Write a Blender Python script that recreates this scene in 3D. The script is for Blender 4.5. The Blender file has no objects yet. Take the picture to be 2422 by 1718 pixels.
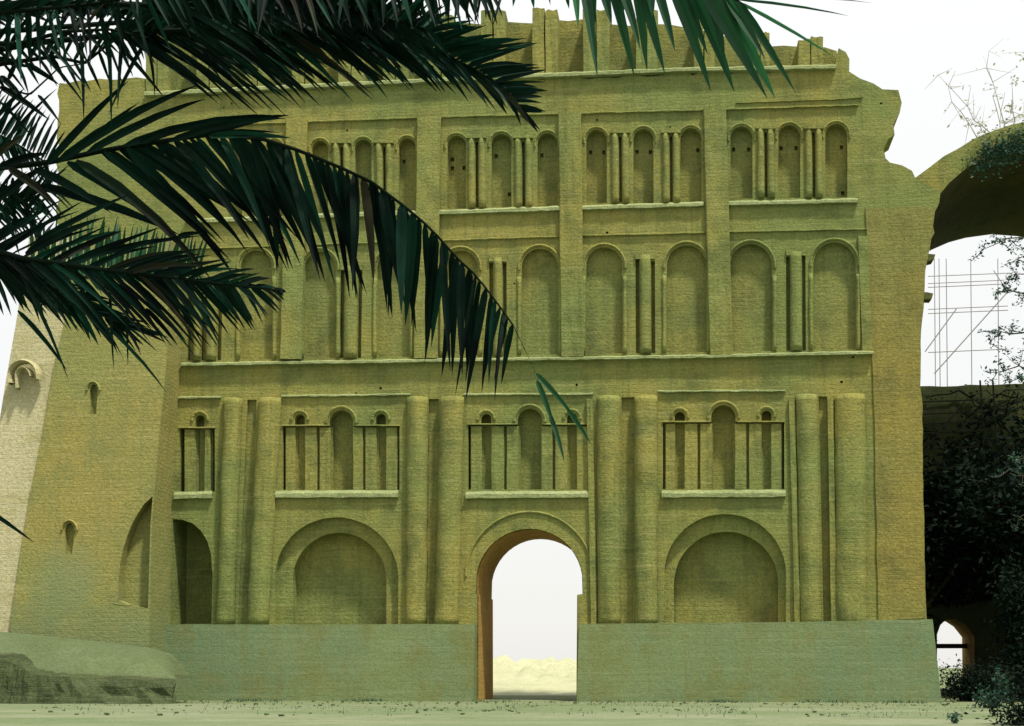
import bpy, bmesh, math, random
from mathutils import Vector, Matrix, noise
from mathutils.geometry import tessellate_polygon
random.seed(7)
RND = random.Random(11)
S = bpy.context.scene
COL = S.collection

# ------------------------------------------------------------------ camera (survey of the place: 75 m in front of the wing)
FPX, CX, CY, PW = 3492.0, 1211.0, 859.0, 2422.0
PSI, TH = math.radians(6.5), math.radians(11.6)
CAM = Vector((0, -75, 1.7))
FW = Vector((-math.sin(PSI) * math.cos(TH), math.cos(PSI) * math.cos(TH), math.sin(TH)))
RT = Vector((math.cos(PSI), math.sin(PSI), 0))
UP = RT.cross(FW)
cam_d = bpy.data.cameras.new('camera')
cam = bpy.data.objects.new('camera', cam_d)
COL.objects.link(cam)
cam.matrix_world = Matrix(((RT.x, UP.x, -FW.x, CAM.x), (RT.y, UP.y, -FW.y, CAM.y), (RT.z, UP.z, -FW.z, CAM.z), (0, 0, 0, 1)))
cam_d.sensor_width = 36
cam_d.lens = 36 * FPX / PW
cam_d.clip_end = 5000
cam_d.clip_start = 0.1
S.camera = cam


def ray(x, y): return FW * FPX + RT * (x - CX) - UP * (y - CY)
def onY(x, y, Y):
    r = ray(x, y); return CAM + r * ((Y - CAM.y) / r.y)
def onZ(x, y, Z):
    r = ray(x, y); return CAM + r * ((Z - CAM.z) / r.z)
def at(x, y, d): return CAM + ray(x, y) * (d / FPX)
def W(x, y):                     # survey point on the wing's face -> (X, Z)
    p = onY(x, y, 0); return (p.x, p.z)
MPX = 75.3 / FPX                 # metres per survey unit on the face

# ------------------------------------------------------------------ materials
MATS = {}
def nd(nt, t, **kw):
    n = nt.nodes.new(t)
    for k, v in kw.items():
        if k in n.inputs.keys(): n.inputs[k].default_value = v
        else: setattr(n, k, v)
    return n
def lk(nt, a, b): nt.links.new(a, b)
def mixc(nt, fac, a, b, mode='MIX'):
    m = nt.nodes.new('ShaderNodeMix'); m.data_type = 'RGBA'; m.blend_type = mode
    for sock, v in ((m.inputs[0], fac), (m.inputs[6], a), (m.inputs[7], b)):
        if hasattr(v, 'is_linked'): nt.links.new(v, sock)
        elif isinstance(v, (int, float)): sock.default_value = v
        else: sock.default_value = (*v, 1)
    return m.outputs[2]
def ramp(nt, src, p0, p1, c0=0.0, c1=1.0):
    r = nt.nodes.new('ShaderNodeMapRange'); r.inputs[1].default_value = p0; r.inputs[2].default_value = p1
    r.inputs[3].default_value = c0; r.inputs[4].default_value = c1
    nt.links.new(src, r.inputs[0]); return r.outputs[0]
def noise_n(nt, co, scale, detail=6, rough=.6, stretch=(1, 1, 1)):
    mp = nt.nodes.new('ShaderNodeMapping'); mp.inputs['Scale'].default_value = stretch
    nt.links.new(co, mp.inputs[0])
    n = nt.nodes.new('ShaderNodeTexNoise'); n.inputs['Scale'].default_value = scale
    n.inputs['Detail'].default_value = detail; n.inputs['Roughness'].default_value = rough
    nt.links.new(mp.outputs[0], n.inputs['Vector']); return n.outputs[0]

def masonry(name, base, second, third, pale, course=.2, bump=.5, grain=.5, joint=.22):
    """old brickwork / plaster: three tones in blotches, faint courses, streaks, grain"""
    m = bpy.data.materials.new(name); m.use_nodes = True; nt = m.node_tree
    b = nt.nodes['Principled BSDF']; b.inputs['Roughness'].default_value = .95
    b.inputs['Specular IOR Level'].default_value = .1
    co = nt.nodes.new('ShaderNodeTexCoord').outputs['Object']
    big = noise_n(nt, co, .11, 4, .55); mid = noise_n(nt, co, .55, 6, .65)
    c = mixc(nt, ramp(nt, big, .42, .58), base, second)
    c = mixc(nt, ramp(nt, mid, .48, .68, 0, .8), c, third)
    streak = noise_n(nt, co, 1.0, 5, .7, (2.2, 2.2, .12))
    c = mixc(nt, ramp(nt, streak, .5, .72, 0, .65), c, third)
    hor = noise_n(nt, co, 1.0, 4, .7, (.25, .25, 5.5))
    c = mixc(nt, ramp(nt, hor, .5, .75, 0, .45), c, pale)
    patch = noise_n(nt, co, .9, 5, .7)
    c = mixc(nt, ramp(nt, patch, .66, .76, 0, .5), c, pale)
    fine = noise_n(nt, co, 7, 3, .8)
    c = mixc(nt, grain, c, mixc(nt, ramp(nt, fine, .3, .7), (.5, .54, .52), (1.48, 1.42, 1.35)), 'MULTIPLY')
    c = mixc(nt, .35, c, mixc(nt, ramp(nt, noise_n(nt, co, 22, 2, .8), .3, .7), (.5, .52, .5), (1.5, 1.46, 1.4)), 'MULTIPLY')
    c = mixc(nt, ramp(nt, noise_n(nt, co, 2.6, 6, .75), .56, .7, 0, .55), c, third)
    br = nd(nt, 'ShaderNodeTexBrick'); br.inputs['Scale'].default_value = 1
    br.inputs['Brick Width'].default_value = course * 3.6; br.inputs['Row Height'].default_value = course
    br.inputs['Mortar Size'].default_value = .03; br.inputs['Mortar Smooth'].default_value = .4
    br.inputs['Color1'].default_value = (1, 1, 1, 1); br.inputs['Color2'].default_value = (.8, .8, .8, 1)
    br.inputs['Mortar'].default_value = (.62, .62, .62, 1)
    sx = nt.nodes.new('ShaderNodeSeparateXYZ'); cb = nt.nodes.new('ShaderNodeCombineXYZ')
    lk(nt, co, sx.inputs[0]); ad = nd(nt, 'ShaderNodeMath', operation='ADD'); lk(nt, sx.outputs[0], ad.inputs[0]); lk(nt, sx.outputs[1], ad.inputs[1])
    lk(nt, ad.outputs[0], cb.inputs[0]); lk(nt, sx.outputs[2], cb.inputs[1]); wob = nt.nodes.new('ShaderNodeTexNoise'); wob.inputs['Scale'].default_value = .9; lk(nt, co, wob.inputs['Vector'])
    va = nd(nt, 'ShaderNodeVectorMath', operation='MULTIPLY_ADD'); lk(nt, wob.outputs[1], va.inputs[0]); va.inputs[1].default_value = (.3, .3, .3); lk(nt, cb.outputs[0], va.inputs[2])
    lk(nt, va.outputs[0], br.inputs['Vector'])
    c = mixc(nt, joint, c, br.outputs['Color'], 'MULTIPLY')
    lk(nt, c, b.inputs['Base Color'])
    h = nd(nt, 'ShaderNodeMath', operation='ADD'); lk(nt, mid, h.inputs[0]); lk(nt, fine, h.inputs[1])
    h2 = nd(nt, 'ShaderNodeMath', operation='MULTIPLY_ADD'); lk(nt, br.outputs['Color'], h2.inputs[0]); h2.inputs[1].default_value = .35; lk(nt, h.outputs[0], h2.inputs[2])
    bp = nt.nodes.new('ShaderNodeBump'); bp.inputs['Strength'].default_value = bump; bp.inputs['Distance'].default_value = .11
    lk(nt, h2.outputs[0], bp.inputs['Height']); lk(nt, bp.outputs[0], b.inputs['Normal'])
    MATS[name] = m; return m
OLIVE = (.235, .222, .062); GREENISH = (.165, .202, .064); DARKER = (.098, .122, .042); PALE = (.32, .315, .135)
masonry('brick', OLIVE, GREENISH, DARKER, PALE)
masonry('niche_brick', (.225, .215, .06), (.165, .195, .063), (.098, .118, .042), (.28, .275, .11))
masonry('pier_brick', (.228, .198, .053), (.18, .185, .058), (.13, .125, .042), (.30, .27, .10))
masonry('ledge_lime', (.27, .31, .145), (.24, .28, .13), (.16, .20, .085), (.36, .40, .25))
masonry('plinth_plaster', (.155, .20, .09), (.125, .182, .094), (.14, .15, .052), (.215, .25, .145), course=.35, joint=.1, grain=.3, bump=.3)
masonry('buttress_plaster', (.25, .222, .068), (.20, .212, .072), (.165, .18, .066), (.32, .30, .125), joint=.15)
masonry('lit_side_plaster', (.42, .39, .24), (.38, .36, .21), (.32, .30, .15), (.5, .48, .33), joint=.1)  # paler plaster: light grazing the side face is put into the colour
masonry('bounce_lit_brick', (.42, .26, .065), (.36, .235, .065), (.26, .165, .045), (.48, .34, .13))  # orange glow of sunlight bounced into the doorways, put into the brick colour
masonry('rubble', (.07, .09, .04), (.055, .072, .032), (.03, .042, .02), (.17, .19, .105), course=.22, bump=1)
masonry('bank_earth', (.10, .13, .062), (.085, .118, .058), (.07, .09, .038), (.13, .155, .09), course=.4, joint=.05)
masonry('vault_brick', (.11, .105, .036), (.08, .09, .032), (.04, .055, .024), (.15, .145, .06))  # darker copy of the brick, with the shade under the vault put in
masonry('rear_shaded_brick', (.075, .092, .036), (.06, .08, .033), (.04, .055, .024), (.10, .112, .05), course=.5)  # shade of the vaulted hall put into the rear wall's colour

def ground_mat(name, a, b_, c_, sun=False):
    m = bpy.data.materials.new(name); m.use_nodes = True; nt = m.node_tree
    b = nt.nodes['Principled BSDF']; b.inputs['Roughness'].default_value = 1; b.inputs['Specular IOR Level'].default_value = .05
    co = nt.nodes.new('ShaderNodeTexCoord').outputs['Object']
    n1 = noise_n(nt, co, .12, 6, .65, (.5, 1.2, 1)); n2 = noise_n(nt, co, 1.6, 8, .75, (.5, 1, 1)); n3 = noise_n(nt, co, 9, 4, .8)
    c = mixc(nt, ramp(nt, n1, .4, .6), a, b_)
    c = mixc(nt, ramp(nt, n2, .5, .68, 0, .8), c, c_)
    c = mixc(nt, .5, c, mixc(nt, ramp(nt, n3, .3, .7), (.6, .62, .6), (1.4, 1.38, 1.35)), 'MULTIPLY')
    lk(nt, c, b.inputs['Base Color'])
    bp = nt.nodes.new('ShaderNodeBump'); bp.inputs['Strength'].default_value = .7; bp.inputs['Distance'].default_value = .08
    lk(nt, n2, bp.inputs['Height']); lk(nt, bp.outputs[0], b.inputs['Normal'])
    MATS[name] = m; return m
ground_mat('ground', (.125, .16, .08), (.165, .185, .105), (.09, .12, .05))
ground_mat('track', (.125, .16, .082), (.185, .205, .13), (.085, .115, .05))
ground_mat('mound_earth', (.42, .42, .28), (.36, .37, .24), (.27, .30, .17))

def leaf_mat(name, col, col2, trans=.25, rough=.5, spec=.3):
    m = bpy.data.materials.new(name); m.use_nodes = True; nt = m.node_tree
    b = nt.nodes['Principled BSDF']; b.inputs['Roughness'].default_value = rough; b.inputs['Specular IOR Level'].default_value = spec
    co = nt.nodes.new('ShaderNodeTexCoord').outputs['Object']
    n = noise_n(nt, co, 2.5, 3, .6)
    c = mixc(nt, ramp(nt, n, .35, .65), col, col2)
    if name.startswith('palm_leaf'):
        ge = nt.nodes.new('ShaderNodeNewGeometry')
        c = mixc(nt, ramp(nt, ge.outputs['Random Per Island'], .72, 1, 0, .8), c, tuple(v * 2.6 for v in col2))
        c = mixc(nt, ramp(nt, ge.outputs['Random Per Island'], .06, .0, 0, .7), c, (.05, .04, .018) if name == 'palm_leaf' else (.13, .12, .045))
    lk(nt, c, b.inputs['Base Color'])
    if trans:
        t = nt.nodes.new('ShaderNodeBsdfTranslucent'); lk(nt, c, t.inputs[0])
        mx = nt.nodes.new('ShaderNodeMixShader'); mx.inputs[0].default_value = trans
        lk(nt, b.outputs[0], mx.inputs[1]); lk(nt, t.outputs[0], mx.inputs[2]); lk(nt, mx.outputs[0], nt.nodes['Material Output'].inputs[0])
    MATS[name] = m; return m
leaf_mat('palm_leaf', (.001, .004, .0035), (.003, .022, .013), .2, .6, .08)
leaf_mat('palm_leaf_young', (.007, .048, .020), (.013, .068, .025), .35, .5)
leaf_mat('palm_rib', (.003, .008, .005), (.005, .012, .007), 0, .8, .05)
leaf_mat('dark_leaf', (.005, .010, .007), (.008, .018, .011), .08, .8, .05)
leaf_mat('mid_leaf', (.025, .085, .045), (.015, .055, .035), .2)
leaf_mat('pale_leaf', (.30, .34, .18), (.36, .38, .23), .3)
leaf_mat('bark', (.035, .035, .022), (.06, .055, .035), 0, .9)
leaf_mat('pale_bark', (.42, .40, .34), (.36, .35, .3), 0, .9)
leaf_mat('trunk_fibre', (.10, .08, .045), (.16, .12, .07), 0, .95)
leaf_mat('steel', (.30, .30, .29), (.36, .35, .34), 0, .7)

# ------------------------------------------------------------------ object helpers
def tag(o, label=None, cat=None, group=None, kind=None):
    if label: o['label'] = label
    if cat: o['category'] = cat
    if group: o['group'] = group
    if kind: o['kind'] = kind
    return o
def empty(name, loc, label, cat, group=None):
    e = bpy.data.objects.new(name, None); COL.objects.link(e); e.location = loc
    return tag(e, label, cat, group)
def obj(name, bm, mat, parent=None, smooth=False, recalc=True):
    if recalc: bmesh.ops.recalc_face_normals(bm, faces=bm.faces)
    me = bpy.data.meshes.new(name); bm.to_mesh(me); bm.free()
    if smooth:
        for p in me.polygons: p.use_smooth = True
    me.materials.append(MATS[mat] if isinstance(mat, str) else mat)
    o = bpy.data.objects.new(name, me); COL.objects.link(o)
    if parent:
        o.parent = parent
        if parent.type == 'EMPTY': o.matrix_parent_inverse = Matrix.Translation(-parent.location)   # meshes stay in world space
    return o

def jag(pts, amp, step):
    """roughen a closed outline (X,Z)"""
    out = []
    for i, a in enumerate(pts):
        b = pts[(i + 1) % len(pts)]
        L = math.hypot(b[0] - a[0], b[1] - a[1]); n = max(1, int(L / step))
        for k in range(n):
            t = k / n; j = amp if k else amp * .4
            out.append((a[0] + (b[0] - a[0]) * t + RND.uniform(-j, j), a[1] + (b[1] - a[1]) * t + RND.uniform(-j, j)))
    return out
def plate_bm(bm, outer, holes, y0, y1, back=True):
    loops = [outer] + list(holes)
    tri = tessellate_polygon([[Vector((x, z, 0)) for x, z in l] for l in loops])
    flat = [p for l in loops for p in l]
    vf = [bm.verts.new((x, y0, z)) for x, z in flat]; vb = [bm.verts.new((x, y1, z)) for x, z in flat]
    for t in tri:
        try:
            bm.faces.new([vf[i] for i in t])
            if back: bm.faces.new([vb[i] for i in reversed(t)])
        except ValueError: pass
    k = 0
    for l in loops:
        n = len(l)
        for i in range(n):
            a, b = k + i, k + (i + 1) % n
            bm.faces.new((vf[a], vf[b], vb[b], vb[a]))
        k += n
    return bm
def plate(name, outer, holes, y0, y1, mat, parent):
    return obj(name, plate_bm(bmesh.new(), outer, holes, y0, y1), mat, parent)
def sheet(name, pts, Y, mat, parent, holes=()):
    bm = bmesh.new()
    loops = [pts] + list(holes)
    tri = tessellate_polygon([[Vector((x, z, 0)) for x, z in l] for l in loops])
    flat = [p for l in loops for p in l]
    vf = [bm.verts.new((x, Y, z)) for x, z in flat]
    for t in tri: bm.faces.new([vf[i] for i in t])
    return obj(name, bm, mat, parent, recalc=False)

def lean(x, y): return x
def arch(cx, hw, yt, yb, n=14, rise=None, j=.6):
    """round-headed outline in survey units -> (X,Z) list"""
    rise = rise or hw * 1.02; P = [(cx - hw, yb)]
    P.append((cx - hw + RND.uniform(-j, j), (yb + yt + rise) / 2))
    for k in range(n + 1):
        a = math.pi * (1 - k / n)
        P.append((cx + hw * math.cos(a) + RND.uniform(-j, j) * .6, yt + rise - rise * math.sin(a) + RND.uniform(-j, j) * .6))
    P.append((cx + hw + RND.uniform(-j, j), (yb + yt + rise) / 2)); P.append((cx + hw, yb))
    return [W(*p) for p in P]
def slot(x0, x1, yt, yb, dx=0):
    """narrow vertical recess; dx: drift of the bottom"""
    P = [(x0 + dx, yb), (x0, yt), (x1, yt), (x1 + dx, yb)]
    return [W(*p) for p in P]

def strip(name, pts, h, proj, mat, parent, yb=0.0, jit=.02, drop=0):
    """ledge along survey points (its lower edge), h units high, proj metres proud"""
    P = []
    for a, b in zip(pts, pts[1:]):
        n = max(2, int((b[0] - a[0]) / 16))
        P += [(a[0] + (b[0] - a[0]) * k / n, a[1] + (b[1] - a[1]) * k / n) for k in range(n)]
    P.append(pts[-1])
    bm = bmesh.new(); rows = []
    for x, y in P:
        j = lambda: RND.uniform(-jit, jit)
        X0, Z0 = W(x, y); X1, Z1 = W(x, y - h); dz, dz2, dp = j(), j(), j()
        rows.append([bm.verts.new(v) for v in ((X0, yb + .3, Z0 + dz), (X0, yb - proj + dp, Z0 + dz), (X0, yb - proj + dp * .6, Z0 + (Z1 - Z0) * .55 + dz2),
                                               (X1, yb - proj * .35, Z1 + dz2), (X1, yb + .3, Z1 + dz2))])
    for r, s in zip(rows, rows[1:]):
        for i in range(5): bm.faces.new((r[i], s[i], s[(i + 1) % 5], r[(i + 1) % 5]))
    bm.faces.new(rows[0]); bm.faces.new(list(reversed(rows[-1])))
    return obj(name, bm, mat, parent)
def halfcol(name, xt, xb, hw, yt, yb, proj, mat, parent, y0=0.0, flat=False, seg=10, jit=.02, hwb=None, ragged=0, bite=None):
    """engaged half column / flat pilaster between survey heights yt and yb"""
    hwb = hwb or hw; n = max(4, int((yb - yt) / 14)); bm = bmesh.new(); rows = []
    seed = RND.uniform(0, 100)
    for k in range(n + 1):
        t = k / n; y = yt + (yb - yt) * t; xc = xt + (xb - xt) * t; w = hw + (hwb - hw) * t
        row = []
        for i in range(seg + 1):
            if flat:
                u = [-1, -1, -.93, -.5, -.2, 0, .2, .5, .93, 1, 1][i]; d = [-.35, .8, 1, 1, 1, 1, 1, 1, 1, .8, -.35][i]
            else:
                a = math.pi * (1 - i / seg); u = math.cos(a); d = math.sin(a) if 0 < i < seg else -.3
            X, Z = W(xc + u * w, y)
            nz = noise.noise(Vector((X * 1.3 + seed, Z * .8, i * .3)))
            row.append(bm.verts.new((X + nz * jit, y0 - proj * d + nz * jit * 1.5, Z + (RND.uniform(-ragged, ragged) if k == 0 else 0))))
        rows.append(row)
    for r, s in zip(rows, rows[1:]):
        for i in range(seg): bm.faces.new((r[i], r[i + 1], s[i + 1], s[i]))
        bm.faces.new((r[seg], r[0], s[0], s[seg]))
    bm.faces.new(rows[0]); bm.faces.new(list(reversed(rows[-1])))
    return obj(name, bm, mat, parent, smooth=not flat)
def arcband(name, cx, hw, yt, w, proj, mat, parent, rise=None, y0=0.0, foot=0, n=20):
    """moulding following an arch: inner half width hw, w wide"""
    rise = rise or hw * 1.02; bm = bmesh.new(); rows = []
    ang = [math.pi * (1 - k / n) for k in range(n + 1)]
    path = ([(-1, None)] if foot else []) + [(None, a) for a in ang] + ([(1, None)] if foot else [])
    for sgn, a in path:
        if a is None: q = [(cx + sgn * (hw + o), yt + rise + foot) for o in (0, w)]
        else: q = [(cx + (hw + o) * math.cos(a), yt + rise - (rise + o) * math.sin(a)) for o in (0, w)]
        (xa, za), (xb, zb) = W(*q[0]), W(*q[1]); j = RND.uniform(-.012, .012)
        rows.append([bm.verts.new(v) for v in ((xa, y0 + .05, za), (xa, y0 - proj * .6 + j, za), ((xa + xb) / 2, y0 - proj + j, (za + zb) / 2), (xb, y0 - proj * .6 + j, zb), (xb, y0 + .05, zb))])
    for r, s in zip(rows, rows[1:]):
        for i in range(5): bm.faces.new((r[i], s[i], s[(i + 1) % 5], r[(i + 1) % 5]))
    bm.faces.new(rows[0]); bm.faces.new(list(reversed(rows[-1])))
    return obj(name, bm, mat, parent)

# ================================================================== THE WING
wing = empty('palace_facade', (-7.6, 0, 0), 'tall ruined brick palace facade with tiers of blind arches and an open arched doorway', 'palace ruin')
holes = []            # recesses cut in the main face
niche_jobs = []       # (name, loop, Y, mat, small holes)
def niche(loop, depth, name='niche', mat='niche_brick', ph=()):
    holes.append(loop); niche_jobs.append((name, loop, depth, mat, ph))
def putlog(x, y, w=5, h=6):
    return [W(x - w, y + h), W(x - w, y - h), W(x + w, y - h), W(x + w, y + h)]

# --- fourth storey: three small niches per bay
st4 = [  # list of (centres, tops, half width, bottom y left->right)
    ([(556, 336, 17), (650, 334, 18)], 521, None),
    ([(757, 333, 19), (859, 330, 20), (963, 327, 20)], 512, [808, 909]),
    ([(1080, 321, 22), (1186, 317, 24), (1295, 315, 24)], 497, [1128, 1238]),
    ([(1411, 307, 24), (1522, 305, 24), (1634, 303, 25)], 485, [1467, 1587]),
    ([(1754, 299, 26), (1867, 296, 26), (1978, 293, 26)], 473, [1811, 1924]),
]
plogs = {757: [], 859: [], 963: [(946, 374)], 1080: [(1061, 369), (1062, 390), (1095, 389)], 1186: [(1164, 361), (1202, 452)], 1295: [(1277, 359)],
         1411: [(1392, 352), (1430, 352)], 1522: [(1505, 351), (1540, 351)], 1634: [(1652, 347)], 1754: [(1733, 345), (1773, 345)],
         1867: [(1847, 342), (1888, 342)], 1978: [(1993, 340), (1996, 449)]}
for ns, yb, grooves in st4:
    for cx, yt, hw in ns:
        if yb == 473: bb = 474 - (cx - 1750) * .012
        elif yb == 497: bb = 498 - (cx - 1080) * .02
        else: bb = yb
        niche(arch(cx, hw, yt, bb - 4), .6, ph=[putlog(min(max(p[0], cx - hw + 8), cx + hw - 8), p[1], 4, 5) for p in plogs.get(cx, [])])
    for g in (grooves or []):
        t = min(n[1] for n in ns) + 12
        holes.append(slot(g - 3, g + 3, t + 8, yb - 6, 1)); niche_jobs.append(('groove', holes[-1], .4, 'niche_brick', ()))
# --- third storey: two tall niches per bay with a column between two grooves
st3 = [(470, None, None), (606, 592, 37), (757, 595, 37), (930, 594, 38), (1090, 592, 40), (1277, 588, 43), (1429, 585, 43), (1624, 580, 47), (1776, 577, 50), (1974, 573, 50)]
for cx, yt, hw in st3:
    if hw: niche(arch(cx, hw, yt, 853 - (cx - 600) * .0165 - 3, rise=hw * 1.05), .4)
for x0, x1, yt in ((446, 459, 690), (478, 489, 690), (515, 526, 700), (806, 815, 640), (848, 857, 640), (1157, 1166, 622), (1189, 1198, 622), (1503, 1512, 614), (1540, 1549, 618), (1859, 1868, 608), (1897, 1905, 604)):
    yb = 851 - (x0 - 600) * .0165
    L = slot(x0, x1, yt, yb, 1 if x0 > 1000 else -3)
    holes.append(L); niche_jobs.append(('groove', L, .38, 'niche_brick', ()))
# --- second storey: triple windows
st2 = [dict(l=424, r=508, small=[(473, 982, 11)], big=None, lint=1012, sill=1163),
       dict(l=668, r=945, small=[(709, 980, 12), (901, 979, 12)], big=(807, 970, 28), lint=1007, sill=1159),
       dict(l=1107, r=1397, small=[(1150, 979, 12), (1353, 977, 12)], big=(1253, 966, 29), lint=1004, sill=1158),
       dict(l=1568, r=1855, small=[(1608, 974, 12), (1813, 971, 12)], big=(1711, 958, 29), lint=998, sill=1157)]
for d in st2:
    P = [(d['l'], d['sill']), (d['l'], d['lint'])]
    ar = sorted(d['small'] + ([d['big']] if d['big'] else []))
    for cx, yt, hw in ar:
        P.append((cx - hw, d['lint']))
        for k in range(11):
            a = math.pi * (1 - k / 10); P.append((cx + hw * math.cos(a), yt + hw - hw * math.sin(a)))
        P.append((cx + hw, d['lint']))
    P += [(d['r'], d['lint']), (d['r'], d['sill'])]
    niche([W(*p) for p in P], 1.0 - .25, 'window_niche')
# --- gaps between the paired giant columns
for xa, xb, ya, xa2, xb2 in ((585, 607, 946, 562, 585), (1014, 1038, 944, 1008, 1030), (1470, 1500, 940, 1474, 1497), (1936, 1956, 938, 1948, 1964)):
    L = [W(xa2, 1476), W(xa, ya), W(xb, ya), W(xb2, 1476)]
    holes.append(L); niche_jobs.append(('groove', L, .22, 'niche_brick', ()))
# --- ground storey
blind = [(799, 146, 1224, 1477, 111, 1259), (1718, 144, 1216, 1473, 124, 1256)]
blind_loops = []
for cx, hwo, yo, yb, hwi, yi in blind:
    o = arch(cx - 3, hwo, yo, yb, 26, rise=hwo * .98); holes.append(o)
    i = arch(cx, hwi, yi, yb, 26, rise=hwi * 1.0); blind_loops.append((o, i))
dark = [W(x, y) for x, y in ((405, 1477), (408, 1228), (430, 1229), (455, 1238), (475, 1255), (490, 1280), (499, 1310), (503, 1360), (500, 1476))]
niche(dark, 2.3, 'blind_arch', 'niche_brick')
door_low = ((1129, 1662), (1129, 1406), (1126, 1405))
door = [W(x, y) for x, y in door_low]
for k in range(1, 22):
    a = math.pi * (1 - k / 22); door.append(W(1252.5 + 126.5 * math.cos(a), 1377 - 126 * math.sin(a)))
door += [W(x, y) for x, y in ((1379, 1405), (1366, 1407), (1364, 1662))]
door[0] = (door[0][0], -.6); door[-1] = (door[-1][0], -.6)

# --- outline of the face
sil_top = [(345, 232), (650, 216), (808, 209), (1263, 188), (1616, 174), (1974, 166)]
right = [(1976, 130), (1985, 113), (2001, 122), (2010, 140), (2014, 173), (2040, 186), (2090, 207), (2126, 211), (2133, 240), (2119, 293), (2092, 353),
         (2096, 372), (2104, 386), (2136, 391), (2157, 407), (2172, 421), (2221, 452), (2217, 480), (2203, 573), (2196, 594), (2188, 626), (2190, 634), (2186, 700), (2178, 785), (2177, 915), (2182, 943), (2184, 1145), (2191, 1466), (2198, 1670)]
left = [(20, 1670), (22, 1465), (75, 1146), (110, 920), (136, 600), (137, 330), (139, 196), (200, 190), (260, 188), (344, 186)]
outer = [W(*p) for p in left + sil_top + right]
for i, p in enumerate(outer):
    if p[1] < .3: outer[i] = (p[0], -.6)
outer_j = [(x + RND.uniform(-1, 1) * (.13 if z > 21 else .025), z + RND.uniform(-1, 1) * (.13 if z > 21 else .02)) for x, z in jag(outer, .015, .5)]
outer_j = [(x, max(z, -.6)) for x, z in outer_j]
# the ground line is walked past the doorway foot: split the door from the outline
allh = holes + [door[:]]
allh[-1] = [(x, max(z, -.4)) for x, z in allh[-1]]
boxes = [(min(p[0] for p in h) - .25, max(p[0] for p in h) + .25, min(p[1] for p in h) - .25, max(p[1] for p in h) + .25) for h in allh]
scars = []
for k in range(900):
    if len(scars) >= 20: break
    cx_, cz_ = W(RND.uniform(440, 2150), RND.uniform(215, 1440)); rx_ = RND.choice((.06, .075, .09)); rz_ = rx_ * RND.uniform(.4, 1) if rx_ > .15 else rx_
    if cz_ > 26 and cx_ > 11.5 or cx_ > 11: continue
    bx = (cx_ - rx_ * 1.3, cx_ + rx_ * 1.3, cz_ - rz_ * 1.3, cz_ + rz_ * 1.3)
    if any(bx[0] < q[1] and bx[1] > q[0] and bx[2] < q[3] and bx[3] > q[2] for q in boxes): continue
    nv = 4 if rx_ < .15 else 9; a0 = math.pi / 4 if nv == 4 else 0
    L = [(cx_ + rx_ * (1 if nv == 4 else RND.uniform(.6, 1.25)) * math.cos(a0 + 6.2832 * i / nv), cz_ + rz_ * (1 if nv == 4 else RND.uniform(.6, 1.25)) * math.sin(a0 + 6.2832 * i / nv)) for i in range(nv)]
    boxes.append(bx); scars.append(1); allh.insert(0, L); niche_jobs.append(('putlog_hole' if nv == 4 else 'scar', L, .5 if nv == 4 else .1, 'niche_brick', ()))
wall = plate('wall', outer_j, allh, 0, 2.4, 'brick', wing)
core_out = [(min(x, 13.2), z) for x, z in outer]
plate('core', core_out, [allh[-1]], 2.42, 6.0, 'bounce_lit_brick' if False else 'brick', wing)
for name, L, y, mat, ph in niche_jobs:
    if ph:
        bm = plate_bm(bmesh.new(), L, ph, y, y + .3)
        for h in ph:
            vs = [bm.verts.new((x, y + .29, z)) for x, z in h]; bm.faces.new(vs)
        obj(name, bm, mat, wing)
    else: sheet(name, L, y, mat, wing)
for o, i in blind_loops:
    plate('arch_ring', o, [i], .4, 2.3, 'brick', wing)
    sheet('blind_arch', i, 1.25, 'niche_brick', wing)
# plugs filling grooves' back between niche plane and core are the sheets above
# --- lining of the passage, brick coloured with warm bounced sunlight
bm = bmesh.new(); dl = allh[-1]
cxm = sum(p[0] for p in dl) / len(dl); czm = 4
inner = [(x + (cxm - x) * .012, z + (czm - z) * .006) for x, z in dl]
for (a, b) in zip(inner, inner[1:]):
    v = [bm.verts.new(q) for q in ((a[0], .12, a[1]), (b[0], .12, b[1]), (b[0], 6.02, b[1]), (a[0], 6.02, a[1]))]
    bm.faces.new(v)
obj('doorway', bm, 'bounce_lit_brick', wing, recalc=False)
ring = arcband('arch_moulding', 1252.5, 148, 1214, 6, .10, 'brick', wing, rise=150)

# --- top storey: recessed back wall and twin half columns broken off at the top
gap = [(350, 60), (480, 55), (600, 62), (700, 52), (830, 60), (950, 56), (1013, 58), (1136, 57), (1200, 53), (1260, 55), (1320, 47), (1376, 46), (1450, 58), (1500, 62), (1580, 58), (1616, 66), (1690, 76), (1735, 96), (1775, 108), (1826, 110), (1886, 110), (1950, 112), (1980, 120)]
W2 = lambda x, y: (onY(x, y, 1.25).x, onY(x, y, 1.25).z)
back = jag([W2(*p) for p in [(345, 236)] + gap + [(1980, 170)] + [(1263, 192)]], .1, .6)
plate('attic_wall', back, [], 1.25, 2.2, 'niche_brick', wing)
def ytop_line(x): return 225 - (x - 345) * .0362
for x0, x1, yt in ((345, 400, 42), (465, 525, 36), (580, 640, 40), (690, 752, 35), (800, 862, 38), (905, 965, 40), (1013, 1075, 35), (1136, 1196, 30), (1258, 1320, 25), (1378, 1442, 23), (1504, 1556, 25), (1640, 1690, 53), (1775, 1821, 82), (1887, 1948, 91)):
    yb = ytop_line((x0 + x1) / 2) - 6; w = (x1 - x0) / 4
    for c in (x0 + w, x1 - w):
        halfcol('attic_column', c, c, w * .96, yt + RND.uniform(-4, 5), yb, 1.0, 'brick', wing, y0=.92, ragged=.05, jit=.04, flat=True)
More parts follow.
